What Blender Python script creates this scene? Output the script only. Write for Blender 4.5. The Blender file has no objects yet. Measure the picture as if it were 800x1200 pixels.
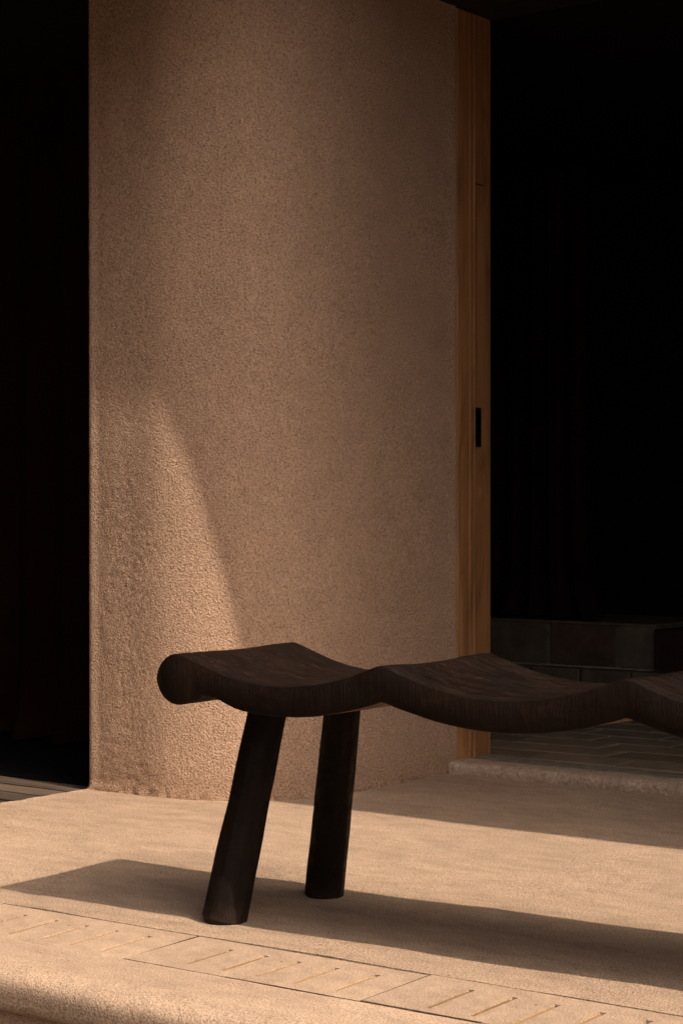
import bpy, math, random
from mathutils import Vector, noise
random.seed(7)
R = math.radians
S = bpy.context.scene

# ------------------------------------------------------------------ camera
cam_d = bpy.data.cameras.new("camera")
cam_d.sensor_fit = 'VERTICAL'; cam_d.sensor_height = 24.0; cam_d.lens = 44.0
cam_d.clip_start = 0.05; cam_d.clip_end = 3000
cam = bpy.data.objects.new("camera", cam_d); S.collection.objects.link(cam)
cam.location = (0, 0, 0.70); cam.rotation_euler = (R(90), 0, R(37.185))
S.camera = cam

# ------------------------------------------------------------------ light
SUN_EL, SUN_AZ = 43.6, 97.0          # azimuth clockwise from +Y: low from the right, just in front of the facade
W = bpy.data.worlds.new("World"); S.world = W; W.use_nodes = True
nt = W.node_tree
sky = nt.nodes.new('ShaderNodeTexSky'); sky.sky_type = 'NISHITA'
sky.sun_disc = False; sky.sun_elevation = R(SUN_EL); sky.sun_rotation = R(SUN_AZ)
sky.air_density = 0.6; sky.dust_density = 9.0; sky.ozone_density = 0.0
nt.nodes['Background'].inputs[1].default_value = 0.145
nt.links.new(sky.outputs[0], nt.nodes['Background'].inputs[0])
sun_d = bpy.data.lights.new("sun", 'SUN'); sun_d.energy = 4.7; sun_d.angle = R(0.5)
sun_d.color = (1.0, 0.86, 0.70)
sun = bpy.data.objects.new("sun", sun_d); S.collection.objects.link(sun)
sv = Vector((math.cos(R(SUN_EL))*math.sin(R(SUN_AZ)), math.cos(R(SUN_EL))*math.cos(R(SUN_AZ)), math.sin(R(SUN_EL))))
sun.rotation_euler = sv.to_track_quat('Z', 'Y').to_euler(); sun.location = (6, 0, 8)
S.view_settings.view_transform = 'Standard'; S.view_settings.look = 'None'
S.view_settings.exposure = 0.2; S.view_settings.gamma = 1.0

# ------------------------------------------------------------------ helpers
C = S.collection
def obj(name, verts, faces, mat, parent=None, smooth=False, sharp=None):
    me = bpy.data.meshes.new(name); me.from_pydata([tuple(v) for v in verts], [], faces); me.update()
    if not isinstance(mat, (list, tuple)): mat = [mat]
    for m in mat: me.materials.append(m)
    if smooth:
        me.polygons.foreach_set('use_smooth', [True]*len(me.polygons))
        if sharp is not None: me.set_sharp_from_angle(angle=R(sharp))
    o = bpy.data.objects.new(name, me); C.objects.link(o)
    if parent: o.parent = parent
    return o
def tag(o, label=None, cat=None, group=None, kind=None):
    if label: o['label'] = label
    if cat: o['category'] = cat
    if group: o['group'] = group
    if kind: o['kind'] = kind
    return o
def empty(name, loc=(0, 0, 0), rz=0):
    o = bpy.data.objects.new(name, None); C.objects.link(o); o.location = loc; o.rotation_euler = (0, 0, rz)
    o.empty_display_size = .05
    return o
class MB:
    def __init__(s): s.v = []; s.f = []
    def add(s, v, f):
        n = len(s.v); s.v += [tuple(p) for p in v]; s.f += [tuple(i+n for i in q) for q in f]
    def box(s, x0, x1, y0, y1, z0, z1, b=0.0):
        """box with chamfered vertical and top edges when b > 0"""
        if b <= 0:
            s.add([(x0,y0,z0),(x1,y0,z0),(x1,y1,z0),(x0,y1,z0),(x0,y0,z1),(x1,y0,z1),(x1,y1,z1),(x0,y1,z1)],
                  [(0,3,2,1),(4,5,6,7),(0,1,5,4),(1,2,6,5),(2,3,7,6),(3,0,4,7)]); return
        def ring(x0,x1,y0,y1,z,c):
            return [(x0+c,y0,z),(x1-c,y0,z),(x1,y0+c,z),(x1,y1-c,z),(x1-c,y1,z),(x0+c,y1,z),(x0,y1-c,z),(x0,y0+c,z)]
        v = ring(x0,x1,y0,y1,z0,b)+ring(x0,x1,y0,y1,z1-b,b)+ring(x0+b,x1-b,y0+b,y1-b,z1,b*.6)
        f = [tuple(range(7,-1,-1)), tuple(range(16,24))]
        for r in (0, 8):
            for i in range(8): f.append((r+i, r+(i+1)%8, r+8+(i+1)%8, r+8+i))
        s.add(v, f)
    def build(s, name, mat, parent=None, smooth=False, sharp=None): return obj(name, s.v, s.f, mat, parent, smooth, sharp)
def fbm(p, sc, octv=3):
    return noise.fractal(Vector(p)*sc, 1.0, 2.0, octv)
def grid(nu, nv, fn, flip=False):
    v = [fn(i, j) for j in range(nv) for i in range(nu)]
    f = []
    for j in range(nv-1):
        for i in range(nu-1):
            a = j*nu+i; q = (a, a+1, a+1+nu, a+nu)
            f.append(q[::-1] if flip else q)
    return v, f

# ------------------------------------------------------------------ materials
def new_mat(name):
    m = bpy.data.materials.new(name); m.use_nodes = True
    t = m.node_tree; b = t.nodes['Principled BSDF']
    return m, t, b
def N(t, kind, **kw):
    n = t.nodes.new(kind)
    for k, v in kw.items():
        if k in n.inputs: n.inputs[k].default_value = v
        else: setattr(n, k, v)
    return n
def coords(t, scale=(1, 1, 1), kind='Object'):
    tc = N(t, 'ShaderNodeTexCoord'); mp = N(t, 'ShaderNodeMapping'); mp.inputs['Scale'].default_value = scale
    t.links.new(tc.outputs[kind], mp.inputs[0]); return mp.outputs[0]
def ramp(t, src, stops):
    r = N(t, 'ShaderNodeValToRGB'); e = r.color_ramp.elements
    while len(e) < len(stops): e.new(0.5)
    for el, (p, c) in zip(e, stops): el.position = p; el.color = (*c, 1) if len(c) == 3 else c
    t.links.new(src, r.inputs[0]); return r.outputs[0]
def noise_tex(t, vec, scale, detail=4, rough=.6, dist=0):
    n = N(t, 'ShaderNodeTexNoise', Scale=scale, Detail=detail, Roughness=rough, Distortion=dist)
    t.links.new(vec, n.inputs['Vector']); return n.outputs[0]
def mixc(t, fac, a, b, mode='MIX'):
    m = N(t, 'ShaderNodeMix', data_type='RGBA', blend_type=mode)
    for s, v in ((0, fac), (6, a), (7, b)):
        if hasattr(v, 'is_linked'): t.links.new(v, m.inputs[s])
        elif isinstance(v, (tuple, list)): m.inputs[s].default_value = (*v, 1)
        else: m.inputs[s].default_value = v
    return m.outputs[2]
def math_n(t, op, a, b=None):
    m = N(t, 'ShaderNodeMath', operation=op)
    for i, v in enumerate((a, b)):
        if v is None: continue
        if hasattr(v, 'is_linked'): t.links.new(v, m.inputs[i])
        else: m.inputs[i].default_value = v
    return m.outputs[0]
def bump(t, b, heights):
    prev = None
    for h, st, d in heights:
        n = N(t, 'ShaderNodeBump', Strength=st, Distance=d); t.links.new(h, n.inputs['Height'])
        if prev: t.links.new(prev, n.inputs['Normal'])
        prev = n.outputs[0]
    t.links.new(prev, b.inputs['Normal'])
def dim(c, k): return tuple(x*k for x in c)

def plaster(name, col, warm, fine=190, st=.55, d=.004, coarse=45, cst=.3, cd=.006, blot=2.2, speck=.35, streak=(1,1,1), stain=.5, base=False, mottle=1.0):
    m, t, b = new_mat(name); v = coords(t); vs = coords(t, streak)
    big = noise_tex(t, vs, blot, 6, .65, .6)
    mid = noise_tex(t, vs, blot*7, 6, .7, .3)
    col1 = ramp(t, big, [(.30, dim(col, 1-.16*mottle)), (.5, col), (.70, warm)])
    col2 = mixc(t, .7*mottle, col1, ramp(t, mid, [(.28, (.36,.355,.35)), (.5, (.5,.5,.5)), (.72, (.63,.62,.61))]), 'OVERLAY')
    fn = noise_tex(t, v, fine, 3, .6, .15)
    grain = ramp(t, fn, [(.34, (.48,.44,.40)), (.45, (.90,.89,.88)), (.54, (1.05,1.05,1.05)), (.65, (1.36,1.36,1.36))])
    vo = N(t, 'ShaderNodeTexVoronoi', Scale=fine*.5, Randomness=1.0); t.links.new(v, vo.inputs['Vector'])
    patchy = noise_tex(t, v, fine*.12, 3, .6)
    pit = math_n(t, 'ADD', vo.outputs[0], math_n(t, 'MULTIPLY', patchy, .55))
    pits = ramp(t, pit, [(.29, (.50,.45,.41) if not base else (.66,.61,.57)), (.41, (1,1,1))])
    c3 = mixc(t, speck, col2, grain, 'MULTIPLY')
    c3 = mixc(t, min(1, speck*1.2), c3, pits, 'MULTIPLY')
    # sparse dirt specks and faint stains
    sk = N(t, 'ShaderNodeTexVoronoi', Scale=9.0, Randomness=1.0); t.links.new(v, sk.inputs['Vector'])
    c3 = mixc(t, 1, c3, ramp(t, sk.outputs[0], [(.010 if base else .022, (.40,.36,.32)), (.020 if base else .034, (1,1,1))]), 'MULTIPLY')
    stn = ramp(t, noise_tex(t, vs, blot*1.7, 7, .72, 1.2), [(.54, (1,1,1)), (.66, (.80,.78,.76)), (.74, (.74,.71,.68))])
    c3 = mixc(t, stain, c3, stn, 'MULTIPLY')
    if base:                                       # splashed dirt along the foot of the wall
        sep = N(t, 'ShaderNodeSeparateXYZ'); t.links.new(v, sep.inputs[0])
        hz = math_n(t, 'ADD', sep.outputs[2], math_n(t, 'MULTIPLY', noise_tex(t, v, 18, 6, .7), .14))
        c3 = mixc(t, 1, c3, ramp(t, hz, [(.055, (.62,.56,.50)), (.085, (.86,.83,.80)), (.16, (1,1,1))]), 'MULTIPLY')
    t.links.new(c3, b.inputs['Base Color'])
    b.inputs['Roughness'].default_value = .9; b.inputs['Specular IOR Level'].default_value = .15
    tw = noise_tex(t, coords(t, (1, 1, .22)), 16, 5, .7, 1.5)
    bump(t, b, [(tw, .25, .008), (noise_tex(t, v, coarse, 6, .65, .4), cst, cd), (fn, st, d), (pits, st*.5, d*.5)])
    return m

PL = (.40, .268, .178)
M = {}
M['wall'] = plaster('wall_plaster', (.466,.310,.216), (.50,.334,.232), fine=225, st=.95, d=.008, coarse=110, cst=.45, cd=.006, blot=1.6, speck=.8, stain=.12, base=True, mottle=.45)
M['floor'] = plaster('floor_plaster', (.42,.298,.211), (.46,.328,.233), fine=300, st=.85, d=.004, coarse=30, cst=.25, cd=.006, blot=1.5, speck=1.0, streak=(1,2.2,1))
M['nose'] = plaster('nose_plaster', (.42,.298,.211), (.46,.328,.233), fine=300, st=.55, d=.0028, coarse=40, cst=.2, cd=.005, blot=1.5, speck=.8, streak=(1,2.2,1))
M['drain'] = plaster('drain_plaster', (.42,.298,.211), (.46,.328,.233), fine=300, st=.8, d=.0036, coarse=40, cst=.2, cd=.004, blot=4, speck=.55)
M['sand'] = plaster('slot_sand', (.31,.195,.095), (.36,.23,.115), fine=300, st=.4, d=.002, blot=9, speck=.3)
M['silt'] = plaster('slot_silt', (.22,.13,.06), (.27,.16,.08), fine=300, st=.4, d=.002, blot=9, speck=.3)
M['sill'] = plaster('sill_plaster', (.46,.34,.25), (.52,.40,.30), fine=120, st=.7, d=.005, coarse=40, cst=.5, cd=.008, blot=9, speck=.5)
M['ground'] = plaster('sand_ground', (.16,.115,.08), (.19,.14,.095), fine=60, st=.5, d=.01, coarse=8, cst=.3, cd=.02, blot=.3)
M['mortar'] = plaster('mortar', (.58,.50,.41), (.62,.55,.45), fine=200, blot=9)
def wood(name, c0, c1, axis='Z', rough=.55, gscale=26, bs=.25):
    m, t, b = new_mat(name)
    sc = {'X': (.035,1,1), 'Y': (1,.035,1), 'Z': (1,1,.035)}[axis]
    v = coords(t, sc)
    g = noise_tex(t, v, gscale, 6, .6, .8); g2 = noise_tex(t, v, gscale*5, 4, .6)
    c = ramp(t, g, [(.3, c0), (.52, tuple((a+b_)/2 for a, b_ in zip(c0, c1))), (.72, c1)])
    c = mixc(t, .5, c, ramp(t, g2, [(.35,(.6,.55,.5)),(.6,(1,1,1))]), 'MULTIPLY')
    bl = noise_tex(t, coords(t, tuple(1 if q == 1 else .22 for q in sc)), 14, 5, .65, 1.0)
    c = mixc(t, .9, c, ramp(t, bl, [(.32, (.62,.56,.50)), (.5, (1,1,1)), (.7, (1.18,1.16,1.12))]), 'MULTIPLY')
    t.links.new(c, b.inputs['Base Color']); b.inputs['Roughness'].default_value = rough
    bump(t, b, [(g, bs, .004), (g2, bs, .0015)])
    return m
M['jamb'] = wood('jamb_wood', (.20,.082,.027), (.48,.24,.095), 'Z', .65, 17, .3)
M['stile'] = wood('stile_wood', (.20,.085,.030), (.40,.195,.074), 'Z', .6, 14, .25)
M['deck'] = wood('deck_wood', (.05,.033,.022), (.145,.10,.068), 'X', .85, 34, .7)
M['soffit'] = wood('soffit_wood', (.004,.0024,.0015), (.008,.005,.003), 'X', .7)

def bench_wood(name, lo, hi, streak_axis, rough, worn, dust=False):
    m, t, b = new_mat(name); v = coords(t)
    blot = noise_tex(t, v, 9, 6, .7, .8)
    c = ramp(t, blot, [(.3, lo), (.72, hi)])
    sc = coords(t, streak_axis)
    st = noise_tex(t, sc, 105, 5, .7, 1.6)
    c = mixc(t, ramp(t, noise_tex(t, v, 11, 4, .6), [(.40, (.03,.03,.03)), (.68, (.75,.75,.75))]), c, ramp(t, st, [(.34, (.5,.45,.4)), (.52, (1,1,1)), (.70, (2.1,1.85,1.5))]), 'MULTIPLY')
    if worn:
        ck = noise_tex(t, coords(t, (.35, 9, 9)), 6, 7, .75, 2.0)
        ckr = ramp(t, ck, [(.36, (.25,.22,.2)), (.44, (1,1,1))])
        c = mixc(t, .9, c, ckr, 'MULTIPLY')
        w = noise_tex(t, coords(t, (6, 14, 14)), 4, 6, .7, 1.0)
        c = mixc(t, ramp(t, w, [(.56, (0,0,0)), (.78, (1,1,1))]), c, worn)
    t.links.new(c, b.inputs['Base Color'])
    rr = ramp(t, noise_tex(t, coords(t, (.4,1.6,1)), 34, 5, .7), [(.3, (rough-.22,)*3), (.6, (rough+.15,)*3)])
    if dust:
        sep = N(t, 'ShaderNodeSeparateXYZ'); t.links.new(v, sep.inputs[0])
        hz = math_n(t, 'SUBTRACT', math_n(t, 'MULTIPLY', noise_tex(t, v, 45, 6, .7), .09), sep.outputs[2])
        c = mixc(t, ramp(t, hz, [(.005, (0,0,0)), (.06, (.22,.22,.22))]), c, (.10,.068,.045)); t.links.new(c, b.inputs['Base Color'])
    t.links.new(rr, b.inputs['Roughness']); b.inputs['Specular IOR Level'].default_value = .14
    bump(t, b, [(st, .5, .003), (noise_tex(t, v, 40, 4, .6), .25, .004)])
    return m
M['bench_top'] = bench_wood('bench_top_wood', (.0024,.0009,.0005), (.0100,.0040,.0020), (.05,1,1), .58, (.044,.021,.011))
M['bench_side'] = bench_wood('bench_side_wood', (.0038,.0014,.0006), (.0120,.0047,.0020), (1,1,.06), .7, (.024,.0115,.0045))
M['bench_under'] = bench_wood('bench_under_wood', (.10,.062,.034), (.15,.095,.055), (.05,1,1), .7, None)  # paler tone for the underside of the seat
M['leg'] = bench_wood('leg_wood', (.0040,.0020,.0012), (.0085,.0044,.0026), (1,1,.05), .65, (.016,.009,.0055), True)

def flat(name, col, rough=.7, sp=.3, metal=0, nscale=20, bst=.2):
    m, t, b = new_mat(name); v = coords(t); n = noise_tex(t, v, nscale, 5, .6)
    t.links.new(ramp(t, n, [(.3, dim(col, .7)), (.7, dim(col, 1.25))]), b.inputs['Base Color'])
    b.inputs['Roughness'].default_value = rough; b.inputs['Specular IOR Level'].default_value = sp; b.inputs['Metallic'].default_value = metal
    bump(t, b, [(n, bst, .003)])
    return m
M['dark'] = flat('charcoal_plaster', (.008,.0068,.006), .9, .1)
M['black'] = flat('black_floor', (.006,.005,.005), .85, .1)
M['tile'] = flat('paver', (.225,.165,.112), .8, .1, 0, 9)
M['tile_b'] = flat('paver_brown', (.175,.125,.085), .8, .1, 0, 9)
M['block'] = flat('block', (.20,.15,.105), .9, .05, 0, 12)
M['block_brown'] = flat('block_brown', (.15,.098,.068), .9, .05, 0, 12)
M['block_red'] = flat('block_red', (.055,.030,.022), .9, .05, 0, 12)
M['curtain'] = flat('curtain_cloth', (.020,.011,.008), .95, .05, 0, 8)
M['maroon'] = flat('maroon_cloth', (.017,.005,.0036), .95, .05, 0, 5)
M['track'] = flat('track_metal', (.20,.175,.13), .7, .15, 0, 30)
M['iron'] = flat('black_iron', (.006,.006,.006), .5, .3)
M['deck_dark'] = wood('deck_wood_dark', (.030,.019,.012), (.085,.056,.036), 'X', .85, 34, .7)
M['grime_shade'] = flat('joint_grime_shade', (.045,.028,.016), .95, .05, 0, 200)  # one dark tone for joint dirt and the painted step shadow
M['low_bounce'] = flat('low_bounce_dark', (.05,.036,.025), .95, .05, 0, 12)
M['court'] = plaster('blocker_plaster', (.11,.075,.052), (.13,.09,.062), blot=2)
M['roof'] = plaster('roof_plaster', PL, (.42,.28,.19), blot=2)

# ------------------------------------------------------------------ ground and terrace
g = obj('ground', [(-2000,-2000,-.17),(2000,-2000,-.17),(2000,2000,-.17),(-2000,2000,-.17)], [(0,1,2,3)], M['ground'])
tag(g, kind='structure')
bedm = MB(); bedm.box(-14, -.9, -3.2, 1.75, -.3, -.150)  # unseen dark slab, added to cut ground bounce from the left front
tag(bedm.build('bounce_stop_bed', M['low_bounce']), kind='structure')

DRAIN = lambda x: 2.349 + (x+1.6)*.0375          # rear joint of the drain covers
DW = .197
XL, XR = -3.375, 1.2
def fl_z(x, y):
    return fbm((x, y, 1.3), 3.0, 3)*.0016 + fbm((x, y, 7.3), 14, 2)*.0006
# rear slab: from the drain back under wall and sill
nu, nv = 230, 96
def ff(i, j):
    x = XL + (XR-XL)*i/(nu-1); y0 = DRAIN(x); y = y0 + (4.28-y0)*(j/(nv-1))
    z = fl_z(x, y)
    if i == 0: x += noise.noise(Vector((y*22, 3, 1)))*.012 + noise.noise(Vector((y*70, 5, 1)))*.009; z += .002
    return (x, y, z)
v, f = grid(nu, nv, ff)
n0 = len(v)
v += [(p[0], p[1], -.06) for p in v[0:nu]]                    # rear wall of the drain
f += [(n0+i, n0+i+1, i+1, i) for i in range(nu-1)]
n1 = len(v)
v += [(v[j*nu][0]+.004, v[j*nu][1], -.05) for j in range(nv)]   # edge on the deck side
f += [(n1+j, j*nu, (j+1)*nu, n1+j+1) for j in range(nv-1)]
tag(obj('terrace', v, f, M['floor'], smooth=True, sharp=50), kind='structure')
# front strip with its rounded nose
prof = [(0.0, 0),(0.03, 0),(0.06, 0),(0.085, 0),(0.095, -0.0003),(0.109, -0.001),(0.121, -0.0025),(0.1315, -0.0052),(0.14, -0.0092),(0.1465, -0.0145),(0.1507, -0.0215),(0.1518, -0.03),(0.1512, -0.04),(0.15, -0.05),(0.1495, -0.0575),(0.1475, -0.0625),(0.142, -0.0655),(0.13, -0.0665),(0.132, -0.075),(0.132, -0.11),(0.132, -0.17)]
P2 = []
for a, b_ in zip(prof[:-1], prof[1:]):
    k = max(1, int(math.dist(a, b_)/.006))
    for q in range(k): P2.append((a[0]+(b_[0]-a[0])*q/k, a[1]+(b_[1]-a[1])*q/k))
P2.append(prof[-1])
nu = 820
def fs(i, j):
    x = -4.4 + 5.6*i/(nu-1); d, z = P2[j]
    y = DRAIN(x)*.4 + 2.34*.6 - DW - .012 - d if d > .02 else DRAIN(x) - DW - d
    w = min(1, max(0, (d-.09)/.05))
    n = (noise.noise(Vector((x*55, d*55, z*55)))*.0003 + noise.noise(Vector((x*130, d*130, z*130)))*.0003)*w
    n += noise.noise(Vector((x*4, 2, 0)))*.004*w
    return (x, y - n*.8, z + n*.5 + fl_z(x, y)*(1 if j < 10 else 0) )
v, f = grid(nu, len(P2), fs, flip=True)
n0 = len(v); v += [(p[0], p[1], -.06) for p in v[0:nu]]; f += [(i, i+1, n0+i+1, n0+i) for i in range(nu-1)]
tag(obj('terrace_edge', v, f, M['nose'], smooth=True, sharp=60), kind='structure')
bed = obj('drain_bed', [(-4.4,2.0,-.03),(1.2,2.0,-.03),(1.2,2.5,-.03),(-4.4,2.5,-.03)], [(0,1,2,3)], M['nose']); tag(bed, kind='structure')

# drain covers: slotted slabs lying in the drain
def drain_cover(L, Wd, slots, near=.022, far=.052):
    xs = [0.0]; kinds = []
    for s in slots:
        xs += [s-.0052, s+.0052]; kinds += ['b', 's']
    xs.append(L); kinds.append('b')
    ys = [0.0, near, Wd-far, Wd-far+.009, Wd]
    H = [[0]*len(kinds) for _ in range(4)]
    for i, k in enumerate(kinds):
        if k == 's':
            H[1][i] = -.0022; H[2][i] = -.022
    m = MB(); fill = []
    def h(j, i):
        return H[j][i] if 0 <= j < 4 and 0 <= i < len(kinds) else -.028
    for j in range(4):
        for i in range(len(kinds)):
            z = H[j][i]; x0, x1, y0, y1 = xs[i], xs[i+1], ys[j], ys[j+1]
            m.add([(x0,y0,z),(x1,y0,z),(x1,y1,z),(x0,y1,z)], [(0,1,2,3)]); fill.append((1 if (i*7+len(m.v)) % 5 < 3 else 2) if z == -.0022 else 0)
            for (zz, a, b_) in ((h(j,i+1),(x1,y0),(x1,y1)), (h(j,i-1),(x0,y1),(x0,y0)), (h(j+1,i),(x1,y1),(x0,y1)), (h(j-1,i),(x0,y0),(x1,y0))):
                if zz < z-1e-6:
                    m.add([(*a,zz),(*b_,zz),(*b_,z),(*a,z)], [(0,1,2,3)]); fill.append(0)
    return m, fill
covers = [(-2.95, 'slotted plaster drain cover running out of the frame at the left edge'),
          (-2.50, 'slotted drain cover left of the front bench leg with open dark right joint'),
          (-2.05, 'slotted drain cover just below and right of the front bench leg'),
          (-1.60, 'slotted drain cover at the lower right below the bench shadow'),
          (-1.15, 'slotted drain cover farthest right along the rounded terrace edge')]
for k, (x0, lab) in enumerate(covers):
    rn = random.Random(k)
    sl = [.098+.0705*i+rn.uniform(-.003,.003) for i in range(5)]
    m, fill = drain_cover(.4465 - (.003 if k == 1 else 0), DW-.0095-(.0012 if k in (1,2) else 0), sl, near=.02+rn.uniform(0,.012))
    o = obj('drain_cover', m.v, m.f, [M['drain'], M['sand'], M['silt']])
    for p, q in zip(o.data.polygons, fill): p.material_index = q
    o.location = (x0+.001, DRAIN(x0)-DW+.0035, (.0005, -.0018, .0006, .0016, .0016)[k])
    o.rotation_euler = (R((0,.55,-.1,-.25,0)[k]), R((0,0,.12,.12,.12)[k]), math.atan(.0375))
    # dark joint strips: dirt on near edge (a to b), right-end wedge paints step shadow
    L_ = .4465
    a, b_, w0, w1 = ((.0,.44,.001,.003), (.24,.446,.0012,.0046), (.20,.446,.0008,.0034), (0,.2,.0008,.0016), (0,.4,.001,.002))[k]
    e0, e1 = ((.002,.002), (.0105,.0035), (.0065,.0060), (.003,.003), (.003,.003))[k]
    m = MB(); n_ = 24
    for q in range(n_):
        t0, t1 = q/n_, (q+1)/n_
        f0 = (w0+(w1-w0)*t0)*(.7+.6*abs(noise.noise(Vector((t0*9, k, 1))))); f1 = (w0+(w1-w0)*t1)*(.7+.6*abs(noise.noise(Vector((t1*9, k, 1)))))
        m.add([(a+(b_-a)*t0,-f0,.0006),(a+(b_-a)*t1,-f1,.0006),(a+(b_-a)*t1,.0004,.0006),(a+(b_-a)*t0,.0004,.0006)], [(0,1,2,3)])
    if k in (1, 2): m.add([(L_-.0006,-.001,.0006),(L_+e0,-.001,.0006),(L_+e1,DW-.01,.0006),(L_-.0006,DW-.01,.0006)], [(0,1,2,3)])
    m.build('joint', M['grime_shade'], o)
    tag(o, lab, 'drain cover', 'slotted drain covers along the terrace edge')

# timber deck at the left
deck = empty('deck'); tag(deck, kind='structure')
y = 3.445
k = 0
while y > 1.9:
    w = .096; rn = random.Random(k)
    x = -3.366
    while x > -6.4:
        L = rn.uniform(1.4, 2.2) if k else 3
        m = MB(); m.box(x-L+.004, x, y-w+.026, y, -.04, -.004+rn.uniform(-.004,.001), .004)
        o = m.build('plank', M['deck_dark'] if rn.random() < .4 else M['deck'], deck); x -= L
    y -= w; k += 1
m = MB(); m.box(-6.6,-3.40,1.85,3.5,-.10,-.045); m.build('gap_backing', M['iron'], deck)  # black sheet under the planks; its colour stands in for gap shade

# ------------------------------------------------------------------ the rounded plaster wall
ctrl = [(-3.376,4.30),(-3.378,3.90),(-3.381,3.56),(-3.3815,3.412),(-3.3775,3.3985),(-3.34,3.3965),(-3.25,3.3965),(-3.12,3.4015),(-3.0,3.441),(-2.927,3.487),
        (-2.868,3.565),(-2.832,3.670),(-2.815,3.80),(-2.811,3.98),(-2.8115,4.17),(-2.8115,4.2215),(-2.86,4.2220)]
def catmull(pts, step):
    out = []
    for i in range(len(pts)-1):
        p0, p1, p2, p3 = (Vector(pts[max(0,i-1)]), Vector(pts[i]), Vector(pts[i+1]), Vector(pts[min(len(pts)-1,i+2)]))
        L = (p2-p1).length; n = max(2, int(L/step))
        # chordal (centripetal-like) Hermite
        d0 = max((p1-p0).length, 1e-4); d2 = max((p3-p2).length, 1e-4)
        m1 = (p2-p1); m2 = (p2-p1)
        if i > 0: m1 = L*((p1-p0)/d0*L + (p2-p1)/L*d0)/(L+d0)
        if i < len(pts)-2: m2 = L*((p2-p1)/L*d2 + (p3-p2)/d2*L)/(L+d2)
        for q in range(n):
            s = q/n
            out.append(p1*(2*s**3-3*s**2+1)+m1*(s**3-2*s**2+s)+p2*(-2*s**3+3*s**2)+m2*(s**3-s**2))
    out.append(Vector(pts[-1])); return out
base = catmull(ctrl, .006)
nrm = []
for i, p in enumerate(base):
    a = base[max(0,i-1)]; b_ = base[min(len(base)-1,i+1)]; t_ = (b_-a).normalized(); nrm.append(Vector((t_.y, -t_.x)))
arc = [0]
for a, b_ in zip(base[:-1], base[1:]): arc.append(arc[-1]+(b_-a).length)
nz = 364; ZT = 2.245
def fw(i, j):
    z = ZT*(j/(nz-1))**1.0 - .004; s = arc[i]
    d = fbm((s, z, 4.2), 2.2, 2)*.0022
    th = .5 + 1.5*noise.noise(Vector((s*2.6, z*2.6, 8))); u = s*math.cos(th) + z*math.sin(th); w_ = -s*math.sin(th) + z*math.cos(th)            # trowel strokes run on a slant
    k = max(0, 1-max(0, s-1.15)/.35)
    k *= max(.25, 1-max(0, z-.75)/.5)
    d += fbm((u*44, w_*150, 1.7), 1, 3)*(.0001+.0012*k) + fbm((s*130, z*130, 3.1), 1, 2)*(.0001+.0006*k)
    edge = math.exp(-((s-arc_corner)/.02)**2)
    d *= 1-.75*math.exp(-((s-arc_corner)/.05)**2)
    d += edge*(fbm((0, z*30, 9), 1, 4)*.0008)
    if z < .03: d += (1-z/.03)**2*(.006+.009*fbm((s*40, z*60, 2), 1, 3))
    p = base[i] + nrm[i]*(d - .0012*z)
    return (p.x - .003*z*math.exp(-((s-arc_corner)/.15)**2), p.y, z)
arc_corner = min(range(len(base)), key=lambda i: (base[i]-Vector((-3.380,3.405))).length); arc_corner = arc[arc_corner]
v, f = grid(len(base), nz, fw)
n0 = len(v); nb = len(base)
v += [(-3.376, 4.30, -.004), (-2.86, 4.2220, -.004), (-3.376, 4.30, ZT-.004), (-2.86, 4.2220, ZT-.004)]
f.append((n0, n0+2, n0+3, n0+1))
wl = obj('plaster_wall', v, f, M['wall'], smooth=True)
tag(wl, 'rounded sand coloured plaster wall between the two dark doorways', 'wall')

# ------------------------------------------------------------------ the house: roof, room walls
house = empty('house', (0, 0, 0)); tag(house, 'dark rooms and flat roof behind the doorways on both sides of the wall', 'house')
def hbox(name, mat, *b):
    m = MB(); m.box(*b); return m.build(name, mat, house)
hbox('roof', M['roof'], -9, 7, 3.232, 7.6, 2.285, 2.50)
hbox('blocker_roof', M['roof'], -9, -2.80, -1.5, 3.229, 2.108, 2.34)  # unseen left canopy, added to keep sky light off the upper wall
k = 0; y = 3.232
while y < 4.38:
    zb = 2.240 if y < 3.60 else 2.062
    hbox('soffit_board', M['soffit'], -9, 7, y+.002, y+.128, zb, 2.284); y += .13
y = -1.5
while y < 3.1:
    hbox('blocker_board', M['soffit'], -9, -2.805, y+.002, y+.128, 2.066, 2.107); y += .13
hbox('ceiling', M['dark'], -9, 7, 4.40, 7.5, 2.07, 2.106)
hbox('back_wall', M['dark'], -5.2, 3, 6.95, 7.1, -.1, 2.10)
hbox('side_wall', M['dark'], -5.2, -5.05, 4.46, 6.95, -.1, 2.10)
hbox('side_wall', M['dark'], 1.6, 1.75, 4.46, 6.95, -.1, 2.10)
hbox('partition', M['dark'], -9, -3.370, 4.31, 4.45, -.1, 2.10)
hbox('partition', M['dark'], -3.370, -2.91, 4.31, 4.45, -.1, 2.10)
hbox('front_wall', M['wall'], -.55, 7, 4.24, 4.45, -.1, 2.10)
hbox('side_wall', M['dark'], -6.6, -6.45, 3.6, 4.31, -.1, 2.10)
hbox('doorway_floor', M['black'], -6.45, -3.380, 3.45, 4.31, -.08, -.002)

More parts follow.
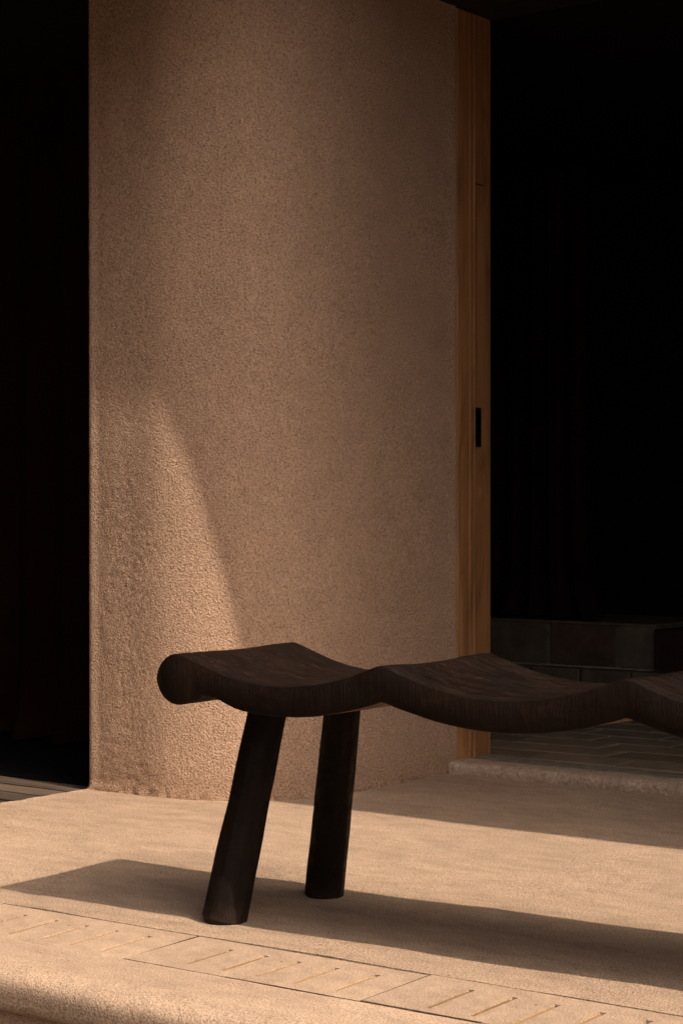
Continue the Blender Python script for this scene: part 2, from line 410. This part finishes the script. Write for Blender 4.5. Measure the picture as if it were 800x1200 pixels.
hbox('blocker_roof', M['roof'], 1.45, 7, 0.6, 3.229, 2.108, 2.34)  # unseen right canopy, added to cut sky light into the recess
y = 0.6
while y < 3.1:
    hbox('blocker_board', M['soffit'], 1.455, 7, y+.002, y+.128, 2.066, 2.107); y += .13
hbox('blocker_beam', M['soffit'], 1.42, 1.55, 0.6, 3.225, 1.90, 2.065)  # unseen edge beam of the added right canopy
hbox('blocker_beam', M['soffit'], -2.83, -2.70, -1.5, 3.225, 1.965, 2.105)  # unseen beam, added to block sky above the wall's left side
hbox('blocker_wall', M['dark'], -4.75, -4.6, -1.5, 3.30, -.1, 2.06)  # unseen dark wall, added to block ambient light from the left

gw = MB(); gw.box(-14, -1.4, -3.6, -3.2, -.17, 7.0)  # unseen wall, added to block low sky in front of the house
tag(gw.build('sky_blocker_wall', M['court']), 'tall dark plaster wall out of view, added to block sky light', 'wall')

# door frame and the edge of the sliding door
fr = empty('door_frame', (-2.81, 4.3, .03)); tag(fr, 'orange brown wooden door jamb set flush against the right end of the plaster wall', 'door frame')
def part(name, mat, parent, *b, bv=.002):
    o_ = parent.location
    m = MB(); m.box(b[0]-o_.x, b[1]-o_.x, b[2]-o_.y, b[3]-o_.y, b[4]-o_.z, b[5]-o_.z, bv); return m.build(name, mat, parent)
part('jamb', M['jamb'], fr, -2.900, -2.812, 4.2225, 4.2965, .024, 2.061, bv=.003)
part('bead', M['jamb'], fr, -2.895, -2.8095, 4.280, 4.2955, .026, 2.061, bv=.002)
sd = empty('sliding_door', (-2.82, 4.345, .03)); tag(sd, 'leading edge of the wooden sliding door with slim black pull beside the jamb', 'door')
# leading edge with a recessed pull slot: built from boxes round the slot
dx0, dx1, dy0, dy1 = -2.900, -2.8135, 4.3005, 4.389
hy0, hy1, hz0, hz1 = 4.311, 4.339, .880, .984
ox, oy, oz = sd.location
m = MB()
m.box(dx0-ox, dx1-ox, dy0-oy, dy1-oy, .022-oz, hz0-oz); m.box(dx0-ox, dx1-ox, dy0-oy, dy1-oy, hz1-oz, 2.061-oz)
m.box(dx0-ox, dx1-ox, dy0-oy, hy0-oy, hz0-oz, hz1-oz); m.box(dx0-ox, dx1-ox, hy1-oy, dy1-oy, hz0-oz, hz1-oz)
m.build('stile', M['stile'], sd)
part('stile_edge', M['jamb'], sd, dx1+.0004, dx1+.004, dy0, dy0+.009, .026, 2.06, bv=.0012)
part('pull', M['iron'], sd, dx1-.03, dx1-.012, hy0, hy1, hz0, hz1, bv=0)
m = MB()
for a in ((hy0-.002,hy0,hz0-.002,hz1+.002),(hy1,hy1+.002,hz0-.002,hz1+.002),(hy0,hy1,hz0-.002,hz0),(hy0,hy1,hz1,hz1+.002)):
    m.box(dx1-.012-ox, dx1+.0015-ox, a[0]-oy, a[1]-oy, a[2]-oz, a[3]-oz)
m.build('pull_rim', M['iron'], sd)
v = []; n = 16
for xx, rr in ((dx1+.0003, .0145), (dx1+.0015, .012)):
    v += [(xx-ox, 4.330+rr*math.cos(2*math.pi*q/n)-oy, .755+rr*math.sin(2*math.pi*q/n)-oz) for q in range(n)]
obj('plug', v, [tuple(range(n, 2*n))]+[(q, (q+1)%n, n+(q+1)%n, n+q) for q in range(n)], M['jamb'], sd)
part('latch_slot', M['iron'], sd, dx1+.0002, dx1+.0008, 4.312, 4.352, 1.596, 1.600, bv=0)

# sill: rough plastered kerb under the door
xa, xb = -2.822, -.56
pr = [(4.178,-.004),(4.176,.008),(4.177,.018),(4.181,.0255),(4.190,.0300),(4.21,.0315),(4.235,.0315),(4.26,.031),(4.282,.0305),(4.2845,.027),(4.285,-.004)]
nu = 420
def fsill(i, j):
    x = xa + (xb-xa)*i/(nu-1); y, z = pr[j]
    w = 1 if 0 < j < 9 else 0
    n = noise.noise(Vector((x*35, y*60, z*60)))*.0012 + noise.noise(Vector((x*110, y*120, z*120)))*.0010 + noise.noise(Vector((x*7, 1, 1)))*.0015
    return (x + (noise.noise(Vector((y*90, z*90, 1)))*.004 if i == 0 else 0), y - n*w*(1 if j < 5 else .3) - .004*(x+2.8)*0, z + n*w*.8*(1 if j > 2 else 0))
v, f = grid(nu, len(pr), fsill)
f.append(tuple(j*nu for j in range(len(pr)))); f.append(tuple(j*nu+nu-1 for j in reversed(range(len(pr)))))
sill = obj('door_sill', v, f, M['sill'], smooth=True, sharp=60)
tag(sill, 'rough pale plastered sill along the foot of the right doorway', 'sill')
tr = empty('door_track', (-1.7, 4.3, 0)); tag(tr, 'grey metal sliding door track behind the rough sill', 'track')
part('rail', M['track'], tr, -2.806, -.56, 4.2975, 4.332, 0.0, .0325, bv=.001)
part('groove', M['iron'], tr, -2.806, -.56, 4.2865, 4.2965, 0.0, .022, bv=0)

# paved floor of the right room
pf = empty('room_floor', (0, 0, 0)); tag(pf, kind='structure')
m = MB(); m.box(-5.05, 1.6, 4.3325, 6.95, -.08, .0255); m.build('mortar_bed', M['mortar'], pf)
meshes = {}
row = 0; y = 4.3785-.15
while y < 6.3:
    y0 = max(y, 4.334); off = -2.42 - .11*(row-1)
    x = off - .265*9
    while x > -4.95: x -= .265
    x += .265
    while x < -.55:
        if x > -4.9 and y0 < y+.14:
            L, D = .265-.012, (y+.15-y0)-.012
            key = (round(D,4), random.randrange(3))
            if key not in meshes:
                m = MB(); m.box(0, L, 0, D, -.03, 0, .003)
                o = m.build('paver', M['tile_b'] if key[1] == 0 else M['tile'], pf); meshes[key] = o.data
            else:
                o = bpy.data.objects.new('paver', meshes[key]); C.objects.link(o); o.parent = pf
            o.location = (x, y0, .030+random.uniform(-.001,.0012)); o.rotation_euler = (R(random.uniform(-.25,.25)), R(random.uniform(-.25,.25)), R(random.uniform(-.5,.5)))
        x += .265
    y += .15; row += 1

# low block ledge at the back of the right room
lg = empty('block_ledge', (-3.3, 6.45, .03)); tag(lg, 'low dim ledge of grey blocks at the back of the right doorway', 'ledge')
part('core', M['mortar'], lg, -4.9, .4, 6.412, 6.94, .026, .255, bv=0)
xs = [-4.72,-4.42,-4.12,-3.83,-3.53,-3.355,-3.05,-2.75,-2.45,-2.15,-1.85,-1.55]
for i, (a, b_) in enumerate(zip(xs[:-1], xs[1:])):
    mt = M['block_red'] if a > -3.4 else (M['block_brown'] if i == 3 else M['block'])
    part('block', mt, lg, a+.004, b_-.004, 6.400+random.uniform(-.003,.003)-(.03 if a > -3.4 else 0), 6.60, .103, .262+(0 if a < -3.4 else -.006), bv=.004)
x = -4.75
while x < -1.6:
    part('base_block', M['block'], lg, x+.004, x+.216, 6.33+random.uniform(-.003,.003), 6.411, .027, .094, bv=.005); x += .22
part('cap', M['block'], lg, -4.9, -3.362, 6.405, 6.94, .2635, .272, bv=.002)

# curtains
def curtain(name, x0, x1, y, z0, z1, mat, label, folds, amp, flare):
    nu, nv = 140, 40; hx = (x0+x1)/2
    def fc(i, j):
        u = i/(nu-1); t = j/(nv-1); z = z0+(z1-z0)*t
        ph = u*folds*2*math.pi + .8*math.sin(u*9)
        k = math.exp(-(z-z0)/.12)
        xx = x0+(x1-x0)*u; xx += (xx-hx)*flare*k
        return (xx-hx, math.sin(ph)*amp*(1+.8*k) + math.sin(ph*2.3)*amp*.25 - (.05*k), z-z0 + (math.sin(ph)*.006 if j == 0 else 0))
    v, f = grid(nu, nv, fc)
    n = len(v); 
    v += [(a[0], a[1]+.004, a[2]) for a in v]
    f += [tuple(reversed([q+n for q in fq])) for fq in list(f)]
    o = obj(name, v, f, mat, smooth=True); o.location = (hx, y, z0)
    return tag(o, label, 'curtain')
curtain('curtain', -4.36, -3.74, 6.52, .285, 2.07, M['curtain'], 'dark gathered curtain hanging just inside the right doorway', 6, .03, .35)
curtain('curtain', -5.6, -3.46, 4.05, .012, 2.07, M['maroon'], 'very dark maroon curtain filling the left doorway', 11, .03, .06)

# ------------------------------------------------------------------ the wavy bench
bench = empty('bench', (-2.121, 2.350, 0), R(3.73)); tag(bench, 'dark carved wooden bench with wavy seat and stout splayed legs', 'bench')
crest = [0, .397, .814, 1.222, 1.625]; WID = .343
def top_z(s):
    for a, b_ in zip(crest[:-1], crest[1:]):
        if a <= s <= b_:
            t = (s-a)/(b_-a); q = abs(2*t-1)
            return .4620 - .0450*(1 - (q*q*(1.06-.06*q*q) if q < .9 else q*q-.0*q))
    return .4620
def top_s(s):
    return sum(top_z(min(max(s+d_*.0065, 0), crest[-1])) for d_ in (-2,-1,0,1,2))/5
def bot_z(s):
    for k, (a, b_) in enumerate(zip(crest[:-1], crest[1:])):
        if a <= s <= b_:
            t = (s-a)/(b_-a); q = abs(2*t-1)
            e = .4035
            if k == 0 and t < .5:
                L_ = [(0,.3965),(.02,.3955),(.05,.3925),(.075,.3885),(.09,.3825),(.105,.3765),(.125,.3722),(.15,.3697),(.2,.3675)]
                for (p0,q0),(p1,q1) in zip(L_[:-1], L_[1:]):
                    if p0 <= s <= p1: return q0+(q1-q0)*(s-p0)/(p1-p0)
            if k == 3 and t > .5: e = .392
            return e - (e-.3675)*(1 - q**2.0)
    return .392
RC, RR = -.0085, .0435
ss = []
for i in range(15):
    a = math.pi*(i/14)/2; ss.append(RC-RR*math.cos(a))
s = RC+.004
while s < crest[-1]-RC: ss.append(s); s += .008
for i in range(15):
    a = math.pi*(i/14)/2; ss.append(crest[-1]-RC+RR*math.sin(a))
ends = (RC, crest[-1]-RC)
def sec(s):
    for c, sg in ((ends[0], -1), (ends[1], 1)):
        dlt = (s-c)*sg
        if dlt >= 0:
            h = math.sqrt(max(0, RR*RR-dlt*dlt)); return .4185+h, .4185-h
    t, b_ = top_s(min(max(s, 0), crest[-1])), bot_z(min(max(s, 0), crest[-1]))
    for c, sg in ((ends[0], -1), (ends[1], 1)):
        dl = (c-s)*sg
        if 0 < dl < .031: b_ = min(b_, .4185-math.sqrt(RR*RR-dl*dl))
    if s < 0 or s > crest[-1]: t = max(t, .4620)
    return t, b_
cols = [(0.0,.0035),(.0012,.0012),(.0035,0)] + [(WID*k/10,0) for k in range(1,10)] + [(WID-.0035,0),(WID-.0012,.0012),(WID,.0035)]
nc = len(cols); ns = len(ss); v = []; f = []; mi = []
for side in (0, 1):
    for i, s in enumerate(ss):
        t, b_ = sec(s); half = (t-b_)/2
        for j, (y_, ins) in enumerate(cols):
            yy = y_ + noise.noise(Vector((s*5, y_*0 + (0 if j < nc/2 else 9), 3)))*.004*(1 if j in (0,1,2,nc-3,nc-2,nc-1) else 1)
            ins_ = min(ins, half*.8)
            dish = -.0035*math.sin(math.pi*min(max(y_/WID,0),1))**2 if side == 0 else 0
            nn = noise.noise(Vector((s*14, y_*14, side*5)))*.0012 + noise.noise(Vector((s*45, y_*45, side*5)))*.0004
            if i in (0, ns-1): dish = 0; nn = 0; 
            rise = 0
            if side == 1:                       # the underside is left fuller towards the back at each crest
                dc = min(abs(s-c_) for c_ in crest[1:-1]); rise = -.020*max(0, 1-dc/.11)**1.2*min(1, max(0, y_/WID))
            z = (t-ins_+dish+nn) if side == 0 else (b_+ins_+nn+rise)
            if i in (0, ns-1): z = (t+b_)/2
            v.append((s, yy, z))
o2 = ns*nc
for i in range(ns-1):
    for j in range(nc-1):
        a = i*nc+j
        f.append((a, a+nc, a+nc+1, a+1)); mi.append(0)
        f.append((o2+a, o2+a+1, o2+a+nc+1, o2+a+nc)); mi.append(2 if 2 <= j < nc-3 and .09 < ss[i] < crest[-1]-.09 else 1)
    a = i*nc
    f.append((a, o2+a, o2+a+nc, a+nc)); mi.append(1)
    a = i*nc+nc-1
    f.append((a, a+nc, o2+a+nc, o2+a)); mi.append(1)
seat = obj('seat', v, f, [M['bench_top'], M['bench_side'], M['bench_under']], bench, smooth=True, sharp=38)
for p, q in zip(seat.data.polygons, mi): p.material_index = q
inv = bench.matrix_basis.inverted()
def leg(foot, top, r0, r1, seed):
    foot, top = Vector(foot), Vector(top); ax = (top-foot).normalized()
    side = ax.cross(Vector((0,1,0))).normalized(); fw_ = ax.cross(side)
    n = 9; rings = []; rn = random.Random(seed)
    ang = [2*math.pi*i/n + rn.uniform(-.07,.07)+.25 for i in range(n)]
    for h in range(15):
        t = h/14
        if h == 0: rr, tt = r0*.86, 0
        elif h == 1: rr, tt = r0*.985, .012
        else: tt = t; rr = r0+(r1-r0)*t
        c = foot+(top-foot)*tt
        ring = []
        for q in range(n):
            for dq in (-.10, .10):
                a_ = ang[q]+dq
                r_ = rr*(1+.05*noise.noise(Vector((a_*2, tt*5, seed))))
                p = c + (side*math.cos(a_)+fw_*math.sin(a_))*r_
                if h == 0: p.z = max(p.z*.35, .001)
                ring.append(p)
        rings.append(ring)
    v = [p for r_ in rings for p in r_]; m_ = 2*n; f = []
    for h in range(14):
        for q in range(m_): f.append((h*m_+q, h*m_+(q+1)%m_, (h+1)*m_+(q+1)%m_, (h+1)*m_+q))
    f.append(tuple(reversed(range(m_)))); f.append(tuple(range(14*m_, 15*m_)))
    v = [inv @ p for p in v]
    return obj('leg', v, f, M['leg'], bench, smooth=True, sharp=20)
bpy.context.view_layer.update(); inv = bench.matrix_basis.inverted()
leg((-2.104,2.440,0), (-2.046,2.500,.395), .0400, .0325, 1)
leg((-2.099,2.714,0), (-1.985,2.625,.395), .0370, .0320, 2)
leg((-.515,2.545,0), (-.60,2.60,.395), .0375, .0310, 3)
leg((-.53,2.815,0), (-.62,2.715,.395), .0365, .0315, 4)
